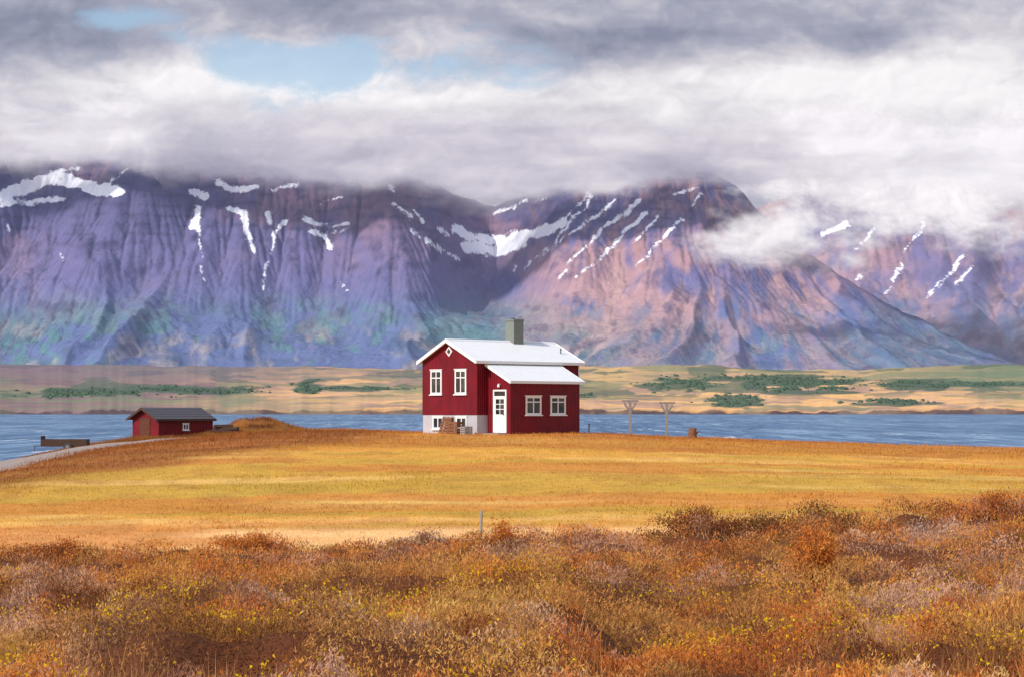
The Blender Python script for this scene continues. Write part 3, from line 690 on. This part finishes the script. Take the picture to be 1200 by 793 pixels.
for ux in (-go-.035, L_+go+.003):
    bb = MB()
    for (ye, yr) in ((-ov, W_/2-.001), (W_+ov, W_/2+.001)):
        ze = EH-sl*ov; bb.hexa([(ux,ye,ze-.10),(ux+.032,ye,ze-.10),(ux+.032,yr,RH-.10),(ux,yr,RH-.10),(ux,ye,ze+.11),(ux+.032,ye,ze+.11),(ux+.032,yr,RH+.11),(ux,yr,RH+.11)])
    bb.build('bargeboard', m_white, roof)
fb = MB(); fb.box(-go,L_+go,-ov-.035,-ov-.003,EH-sl*ov-.08,EH-sl*ov+.08); fb.build('fascia', m_white, roof)
ch = MB(); cx = 5.0; ch.box(cx-.38,cx+.38,W_/2-.36,W_/2+.36,RH-.5,RH+1.24); ch.box(cx-.42,cx+.42,W_/2-.40,W_/2+.40,RH+1.242,RH+1.34); chim = ch.build('chimney', m_chim, roof)
cp = MB(); cp.tube((cx-.14,W_/2,RH+1.34),(cx-.14,W_/2,RH+1.41),.11,n=12); cp.build('chimney_pot', m_cap, roof)
vp = MB(); vp.tube((L_-.6,.9,RH-.9),(L_-.6,.9,RH-.35),.035); vp.tube((L_-.6,.9,RH-.37),(L_-.6,.9,RH-.30),.06,.03); vp.build('vent_pipe', m_cap, roof)
x0, x1 = A0, A0+L2; TZt = 3.88; BZ = 2.99
w = MB(); w.prism([(x0,-.003,-.6),(x0,-.003,TZt-.08),(x0,-DD,BZ-.08),(x0,-DD,-.6)], (L2,0,0)); w.build('extension_wall', m_red, house)
r2 = MB(); s2 = (TZt-BZ)/DD
slab(r2, x0-.2, x1+.2, (-DD-.22, BZ-.22*s2-.06), (-.004, TZt-.06), .07); er = r2.build('extension_roof', m_roof, house)
fb = MB(); fb.box(x0-.2,x1+.2,-DD-.25,-DD-.222,BZ-.22*s2-.13,BZ-.22*s2+.02); fb.build('fascia', m_white, er)
for ux in (x0-.234, x1+.204):
    bb = MB(); ye = -DD-.22; bb.hexa([(ux,ye,BZ-.22*s2-.15),(ux+.03,ye,BZ-.22*s2-.15),(ux+.03,-.005,TZt-.15),(ux,-.005,TZt-.15),(ux,ye,BZ-.22*s2+.02),(ux+.03,ye,BZ-.22*s2+.02),(ux+.03,-.005,TZt+.02),(ux,-.005,TZt+.02)]); bb.build('bargeboard', m_white, er)
cb = MB(); cb.box(x0-.02,x0+.10,-DD-.02,-DD+.1,-.5,BZ-.18); cb.build('corner_board', m_red, house)
def window(o, a, n, wd, z0, z1, bars, parent, fr=.10):
    f = MB()
    f.obox(o,a,n,-wd/2,-wd/2+fr,-.02,.05,z0,z1); f.obox(o,a,n,wd/2-fr,wd/2,-.02,.05,z0,z1)
    f.obox(o,a,n,-wd/2+fr,wd/2-fr,-.02,.048,z0,z0+fr); f.obox(o,a,n,-wd/2+fr,wd/2-fr,-.02,.048,z1-fr,z1)
    f.obox(o,a,n,-wd/2-.05,wd/2+.05,-.02,.075,z1,z1+.05)
    for (kind, p) in bars:
        if kind == 'v': f.obox(o,a,n,p-.035,p+.035,-.02,.040,z0+fr,z1-fr)
        else: f.obox(o,a,n,-wd/2+fr,wd/2-fr,-.02,.036,p-.03,p+.03)
    wo = f.build('window', m_white, parent)
    p = MB(); p.obox(o,a,n,-wd/2+fr*.6,wd/2-fr*.6,-.02,.015,z0+fr*.6,z1-fr*.6); p.build('pane', m_glass, wo)
    s_ = MB(); s_.obox(o,a,n,-wd/2-.07,wd/2+.07,-.02,.11,z0-.06,z0-.002); s_.build('sill', m_white, wo)
    return wo
ax_y = (0,1,0); n_g = (-1,0,0); n_f = (0,-1,0); ax_x = (1,0,0)
for yy in (1.34, 3.42):
    window((0,yy,0), ax_y, n_g, .96, 2.18, 3.54, [('v',0),('h',3.1)], house)
for yy in (1.30, 3.30):
    window((.025,yy,0), ax_y, n_g, .90, .22, .92, [('v',0)], house, fr=.09)
for xx in (1.72, 3.62):
    window((A0+xx,-DD,0), ax_x, n_f, 1.18, 1.03, 2.06, [('v',0),('h',1.74)], house)
d = MB(); cz = RH-.60; cyy = W_/2; R_ = .28; r_ = .18
for i in range(4):
    p = [(0,R_),(R_,0),(0,-R_),(-R_,0)]; q = [(0,r_),(r_,0),(0,-r_),(-r_,0)]; j = (i+1)%4
    d.hexa([(.01,cyy+p[i][0],cz+p[i][1]),(.01,cyy+p[j][0],cz+p[j][1]),(.01,cyy+q[j][0],cz+q[j][1]),(.01,cyy+q[i][0],cz+q[i][1]),
            (-.05,cyy+p[i][0],cz+p[i][1]),(-.05,cyy+p[j][0],cz+p[j][1]),(-.05,cyy+q[j][0],cz+q[j][1]),(-.05,cyy+q[i][0],cz+q[i][1])])
wo = d.build('window', m_white, house); wo['label'] = 'small diamond shaped attic window'
p = MB(); p.prism([(.01,cyy,cz+.19),(.01,cyy+.19,cz),(.01,cyy,cz-.19),(.01,cyy-.19,cz)], (-.025,0,0)); p.build('pane', m_glass, wo)
o_ = (A0,-1.02,0); f = MB(); dw = 1.08; dz0 = .05; dz1 = 2.42
f.obox(o_,ax_y,n_g,-dw/2,-dw/2+.09,-.02,.05,dz0,dz1); f.obox(o_,ax_y,n_g,dw/2-.09,dw/2,-.02,.05,dz0,dz1); f.obox(o_,ax_y,n_g,-dw/2+.09,dw/2-.09,-.02,.048,dz1-.09,dz1)
f.obox(o_,ax_y,n_g,-dw/2+.09,dw/2-.09,-.02,.046,2.0,2.07); f.obox(o_,ax_y,n_g,-dw/2+.09,dw/2-.09,-.02,.03,dz0,1.06)
f.obox(o_,ax_y,n_g,-dw/2+.09,-dw/2+.2,-.02,.03,1.06,2.0); f.obox(o_,ax_y,n_g,dw/2-.2,dw/2-.09,-.02,.03,1.06,2.0); f.obox(o_,ax_y,n_g,-dw/2+.2,dw/2-.2,-.02,.03,1.9,2.0)
for zz in (1.34, 1.62): f.obox(o_,ax_y,n_g,-dw/2+.2,dw/2-.2,-.02,.028,zz-.02,zz+.02)
f.obox(o_,ax_y,n_g,-.02,.02,-.02,.026,1.06,1.9)
f.obox(o_,ax_y,n_g,-.28,.28,.03,.045,.25,.55); f.obox(o_,ax_y,n_g,-.28,.28,.03,.045,.65,.95)
dr = f.build('door', m_white, house); dr['label'] = 'white door with glazed upper panels'
p = MB(); p.obox(o_,ax_y,n_g,-dw/2+.18,dw/2-.18,-.02,.012,1.06,1.92); p.obox(o_,ax_y,n_g,-dw/2+.08,dw/2-.08,-.02,.014,2.06,dz1-.08); p.build('pane', m_glass, dr)
h = MB(); h.tube((A0-.10,-1.40,1.05),(A0-.10,-1.27,1.05),.015); h.tube((A0-.03,-1.38,1.05),(A0-.10,-1.38,1.05),.012); h.build('handle', m_cap, dr)
st = MB(); st.box(A0-.7,A0-.003,-1.65,-.35,-.4,.02); st.build('step', m_step, house, bevel=.02)
lp = MB(); lp.tube((A0,-1.02,2.72),(A0-.12,-1.02,2.72),.03); lp.tube((A0-.12,-1.02,2.56),(A0-.12,-1.02,2.74),.085,.05,10); lp.build('wall_lamp', m_white, house)
dp = MB(); dp.tube((L_-.08,-.06,.0),(L_-.08,-.06,EH-.15),.04); dp.build('downpipe', m_white, house)
def hw(x, y): return (HN.x+x*math.cos(PH)-y*math.sin(PH), HN.y+x*math.sin(PH)+y*math.cos(PH))
X_, Y_ = hw(-.5, 2.35); t_ = empty('wooden_pallet', (X_, Y_, g1(X_, Y_)-.02), PH); tag(t_, 'brown slatted wooden pallet leaning upright on the grey foundation of the red house', 'pallet')
def lean_pt(s_, z_): return (.05+.38*z_/1.05, s_, z_)
for i in range(6):
    z0_ = .04+i*.155; q = MB(); a_ = [lean_pt(-.40,z0_),lean_pt(.40,z0_),lean_pt(.40,z0_+.115),lean_pt(-.40,z0_+.115)]
    q.hexa([Vector(v)+Vector((-.03,0,0)) for v in a_]+[Vector(v) for v in a_]); q.build('slat', m_wood, t_)
for ss in (-.34, 0, .34):
    q = MB(); a_ = [lean_pt(ss-.05,0),lean_pt(ss+.05,0),lean_pt(ss+.05,.96),lean_pt(ss-.05,.96)]
    q.hexa([Vector(v)+Vector((.002,0,0)) for v in a_]+[Vector(v)+Vector((.09,0,0)) for v in a_]); q.build('runner', m_wood, t_)
def crate(loc, rz, sx, sy, sz, label, mt):
    r = empty('wooden_crate', loc, rz); tag(r, label, 'crate')
    q = MB(); q.box(-sx/2,sx/2,-sy/2,sy/2,0,.03); q.build('base', mt, r)
    n = 4; gp = sz/n
    q = MB()
    for i in range(n):
        z0_ = .032+i*gp; z1_ = z0_+gp*.78
        q.box(-sx/2,-sx/2+.02,-sy/2,sy/2,z0_,z1_); q.box(sx/2-.02,sx/2,-sy/2,sy/2,z0_,z1_); q.box(-sx/2+.021,sx/2-.021,-sy/2,-sy/2+.02,z0_,z1_); q.box(-sx/2+.021,sx/2-.021,sy/2-.02,sy/2,z0_,z1_)
    q.build('side_slats', mt, r)
    for a_ in (-1,1):
        for b_ in (-1,1):
            q = MB(); q.box(a_*(sx/2-.045)-.022,a_*(sx/2-.045)+.022,b_*(sy/2-.045)-.022,b_*(sy/2-.045)+.022,.03,sz); q.build('corner_post', mt, r)
X_, Y_ = hw(-.70, .95); crate((X_, Y_, g1(X_, Y_)-.01), PH+.1, .6, .66, .70, 'open brown slatted crate on the ground between the pallet and the house door', m_wood)
X_, Y_ = hw(-.75, .05); crate((X_, Y_, g1(X_, Y_)-.01), PH-.2, .5, .52, .44, 'small low grey crate beside the corner of the red house', m_gwood)

# ------------------------------------------------------------------ shed
SY = 168; sN = Vector(((186-600)*SY/F, SY, 5.60)); shed = empty('red_shed', sN, PH); tag(shed, 'small low red shed with a dark roof beside the gravel road', 'shed')
SW, SL, SE, SR = 4.0, 5.4, 1.62, 2.44
m_red2 = red_mat('shed_red_boards', lin(116,16,26), .3)
w = MB(); w.prism([(0,0,-.5),(0,SW,-.5),(0,SW,SE),(0,SW/2,SR-.02),(0,0,SE)], (SL,0,0)); w.build('wall', m_red2, shed)
rf = MB(); ss = (SR-SE)/(SW/2)
def slab2(mb, x0, x1, e, r, th):
    (ye,ze),(yr,zr) = e, r
    mb.hexa([(x0,ye,ze),(x1,ye,ze),(x1,yr,zr),(x0,yr,zr),(x0,ye,ze+th),(x1,ye,ze+th),(x1,yr,zr+th),(x0,yr,zr+th)])
slab2(rf,-.45,SL+.2,(-.35,SE-.35*ss+.01),(SW/2,SR+.01),.10); slab2(rf,-.45,SL+.2,(SW+.35,SE-.35*ss+.01),(SW/2+.002,SR+.01),.10)
for i in range(1,5):
    f_ = i/5; yy = -.35+(SW/2+.35)*f_; zz = SE-.35*ss+.01+(SR-SE+.35*ss)*f_+.10
    rf.box(-.45,SL+.2,yy-.015,yy+.015,zz-.03,zz+.02)
sr = rf.build('roof', m_felt, shed)
bb = MB()
for (ye, yr) in ((-.35, SW/2-.001), (SW+.35, SW/2+.001)):
    ze = SE-.35*ss; bb.hexa([(-.485,ye,ze-.08),(-.453,ye,ze-.08),(-.453,yr,SR-.08),(-.485,yr,SR-.08),(-.485,ye,ze+.13),(-.453,ye,ze+.13),(-.453,yr,SR+.13),(-.485,yr,SR+.13)])
bb.build('bargeboard', m_dwood, sr)
fb = MB(); fb.box(-.45,SL+.2,-.385,-.353,SE-.35*ss-.08,SE-.35*ss+.10); fb.build('fascia', m_dwood, sr)
f = MB()
for i in range(7): f.box(-.05,.02,1.35+i*.2,1.35+i*.2+.185,0,1.55)
f.box(-.075,-.052,1.35,2.74,.25,.38); f.box(-.075,-.052,1.35,2.74,1.15,1.28)
d_ = f.build('door', m_door, shed); h = MB(); h.tube((-.1,1.5,.7),(-.1,1.5,.9),.015); h.tube((-.05,1.5,.8),(-.1,1.5,.8),.012); h.build('handle', m_cap, d_)
f = MB(); f.box(-.04,-.003,1.26,1.34,0,1.64); f.box(-.04,-.003,2.75,2.83,0,1.64); f.box(-.04,-.003,1.34,2.75,1.56,1.64); f.build('door_frame', m_dwood, shed)
window((2.7,0,0), ax_x, n_f, .62, .62, 1.18, [('v',0)], shed, fr=.09)
for (xx, yy) in ((0,0),(0,SW),(SL,0)):
    f = MB(); f.box(xx-.03,xx+.05,yy-.05,yy+.03,-.3,SE-.05); f.build('corner_board', m_red2, shed)

by_ = 168; bx_ = (264-600)*by_/F; z_ = max(g1(bx_, by_), 6.1)
for i, (dx_, rz_, ln_, lb_) in enumerate([(0,.05,2.4,'lowest dark weathered board in the pile right of the shed'),(.1,-.1,2.0,'middle dark weathered board in the pile right of the shed'),(-.15,.16,1.6,'topmost shorter board in the pile right of the shed')]):
    q = MB(); q.box(-ln_/2,ln_/2,-.35,.35,0,.22); o = q.build('weathered_board', m_dwood, None, bevel=.015); o.location = (bx_+dx_, by_, z_-.05+.221*i); o.rotation_euler = (0,0,rz_); tag(o, lb_, 'board', 'boards piled beside the shed')

ty = 150; tx = (76-600)*ty/F; tz = g1(tx, ty); tr_ = empty('trailer', (tx, ty, tz-.05), .06); tag(tr_, 'low dark open trailer standing by the water left of the shed', 'trailer')
q = MB(); q.box(-1.6,1.7,-.8,.8,.40,.50); q.build('deck', m_dwood, tr_)
for (a0,a1,b0,b1,zt) in ((-1.6,1.7,-.83,-.802,.86),(-1.6,1.7,.802,.83,.86),(-1.66,-1.602,-.83,.83,1.12),(1.702,1.74,-.83,.83,.86)):
    q = MB(); q.box(a0,a1,b0,b1,.32,zt); q.build('side_board', m_dwood, tr_)
for yy in (-.95, .95):
    q = MB(); q.tube((.35,yy-.09,.30),(.35,yy+.09,.30),.30,n=18); wh = q.build('wheel', m_cap, tr_)
    q = MB(); q.tube((.35,yy-.10,.30),(.35,yy+.10,.30),.13,n=12); q.build('rim', m_gwood, wh)
q = MB(); q.tube((.35,-.86,.30),(.35,.86,.30),.04); q.build('axle', m_cap, tr_)
q = MB(); q.tube((-1.66,-.3,.38),(-2.3,0,.34),.035); q.tube((-1.66,.3,.38),(-2.3,0,.34),.035); q.tube((-2.25,0,.36),(-2.25,0,-.02),.03); q.build('drawbar', m_cap, tr_)

def cpost(px, Yd, lab, tilt):
    X_ = (px-600)*Yd/F; z_ = g1(X_, Yd); r = empty('clothesline_post', (X_, Yd, z_), .12); tag(r, lab, 'post', 'clothesline posts beside the house')
    r.rotation_euler = (0, tilt, .12)
    q = MB(); q.box(-.07,.07,-.07,.07,-.3,1.91); q.build('post', m_gwood, r)
    q = MB(); q.box(-.46,.46,-.055,.055,1.912,2.02); q.build('crossbar', m_gwood, r)
    for s_ in (-1, 1):
        q = MB(); q.hexa([(s_*.072,-.045,1.36),(s_*.073,.045,1.36),(s_*.072,.045,1.52),(s_*.072,-.045,1.52),(s_*.38,-.045,1.80),(s_*.38,.045,1.80),(s_*.30,.045,1.908),(s_*.30,-.045,1.908)])
        q.build('brace', m_gwood, r)
    for s_ in (-.40,-.14,.14,.40):
        q = MB(); q.tube((s_,-.055,1.97),(s_,-.11,1.97),.012,n=6); q.build('hook', m_cap, r)
cpost(738.5, 114, 'grey wooden T shaped clothesline post nearer the house, left of the pair', .0)
cpost(781, 114.5, 'grey wooden T shaped clothesline post farther from the house, right of the pair', .015)

fx, fy = (563-600)*60/F, 60; fz = g1(fx, fy)
r = empty('fence_post', (fx, fy, fz)); tag(r, 'single thin weathered fence post standing where heath meets field', 'fence post'); r.rotation_euler = (.02, .03, .4)
q = MB(); q.tube((0,0,-.2),(0,0,.92),.05,.042,8); q.tube((0,0,.92),(0,0,.96),.042,.02,8); q.build('post', m_gwood, r)
for zz in (.35,.6,.8):
    q = MB(); q.tube((-.05,-.02,zz),(.05,-.05,zz),.006,n=5); q.build('staple', m_cap, r)
X_ = (811-600)*113/F; z_ = g1(X_, 113); o = empty('wooden_stump', (X_, 113, z_), .3); tag(o, 'short brown wooden stump on the grass right of the clothesline posts', 'stump')
q = MB(); q.tube((0,0,-.1),(.02,0,.25),.30,.24,12); q.tube((.02,0,.25),(.05,.02,.58),.24,.21,12); q.build('trunk', m_wood, o)
q = MB(); q.tube((.15,-.05,.2),(.42,-.1,.42),.06,.03,7); q.build('root_branch', m_wood, o)
X_ = (690-600)*113.5/F; z_ = g1(X_, 113.5); o = empty('wooden_stake', (X_, 113.5, z_)); tag(o, 'thin short grey stake standing by the right end of the red house', 'stake')
q = MB(); q.tube((0,0,-.2),(.02,0,.5),.05,.045,7); q.build('shaft', m_gwood, o); q = MB(); q.tube((.02,0,.5),(.02,0,.56),.065,.04,7); q.build('cap', m_cap, o)

# ------------------------------------------------------------------ sun + sky
sd = Vector((-.66, -.56, .62)).normalized()
sun = bpy.data.lights.new('sun', 'SUN'); sun.energy = 3.6; sun.angle = math.radians(.6); sun.color = (1, .94, .85)
so = bpy.data.objects.new('sun', sun); col.objects.link(so); so.rotation_euler = (-sd).to_track_quat('-Z', 'Y').to_euler()
world = bpy.data.worlds.new('World'); scene.world = world; world.use_nodes = True
t = NT(world.node_tree)
for n_ in list(t.n): t.n.remove(n_)
out = t.new('ShaderNodeOutputWorld')
sky = t.new('ShaderNodeTexSky', sky_type='NISHITA'); sky.sun_disc = False
sky.sun_elevation = math.asin(sd.z); sky.sun_rotation = math.atan2(sd.x, sd.y) % (2*math.pi)
b1 = t.new('ShaderNodeBackground'); t.put(b1.inputs[0], sky.outputs[0]); b1.inputs[1].default_value = .15
tc = t.new('ShaderNodeTexCoord').outputs['Generated']; sp = t.new('ShaderNodeSeparateXYZ'); t.put(sp.inputs[0], tc)
az = t.math('ARCTAN2', sp.outputs[0], sp.outputs[1])
cv = t.new('ShaderNodeCombineXYZ'); t.put(cv.inputs[0], az); t.put(cv.inputs[1], t.math('MULTIPLY', sp.outputs[2], 2.5))
nW = t.noise(cv.outputs[0], 4, 3, .55, 0, '2D')
cover = t.math('MULTIPLY', t.sst(nW, .42, .58), t.sst(sp.outputs[2], .24, .34))
b2 = t.new('ShaderNodeBackground'); b2.inputs[0].default_value = L4(212,210,222); b2.inputs[1].default_value = 1.0
b3 = t.new('ShaderNodeMixShader'); t.put(b3.inputs[0], cover); t.put(b3.inputs[1], b1.outputs[0]); t.put(b3.inputs[2], b2.outputs[0])
t.put(out.inputs[0], b3.outputs[0])

# ------------------------------------------------------------------ camera
cam = bpy.data.cameras.new('camera'); co = bpy.data.objects.new('camera', cam); col.objects.link(co)
cam.sensor_width = 36; cam.lens = 70; cam.shift_y = (HZ-396.5)/1200; cam.clip_start = .5; cam.clip_end = 40000
co.location = (0, 0, E); co.rotation_euler = (math.radians(90), 0, 0)
scene.camera = co
scene.view_settings.view_transform = 'Standard'; scene.view_settings.look = 'None'; scene.view_settings.exposure = 0
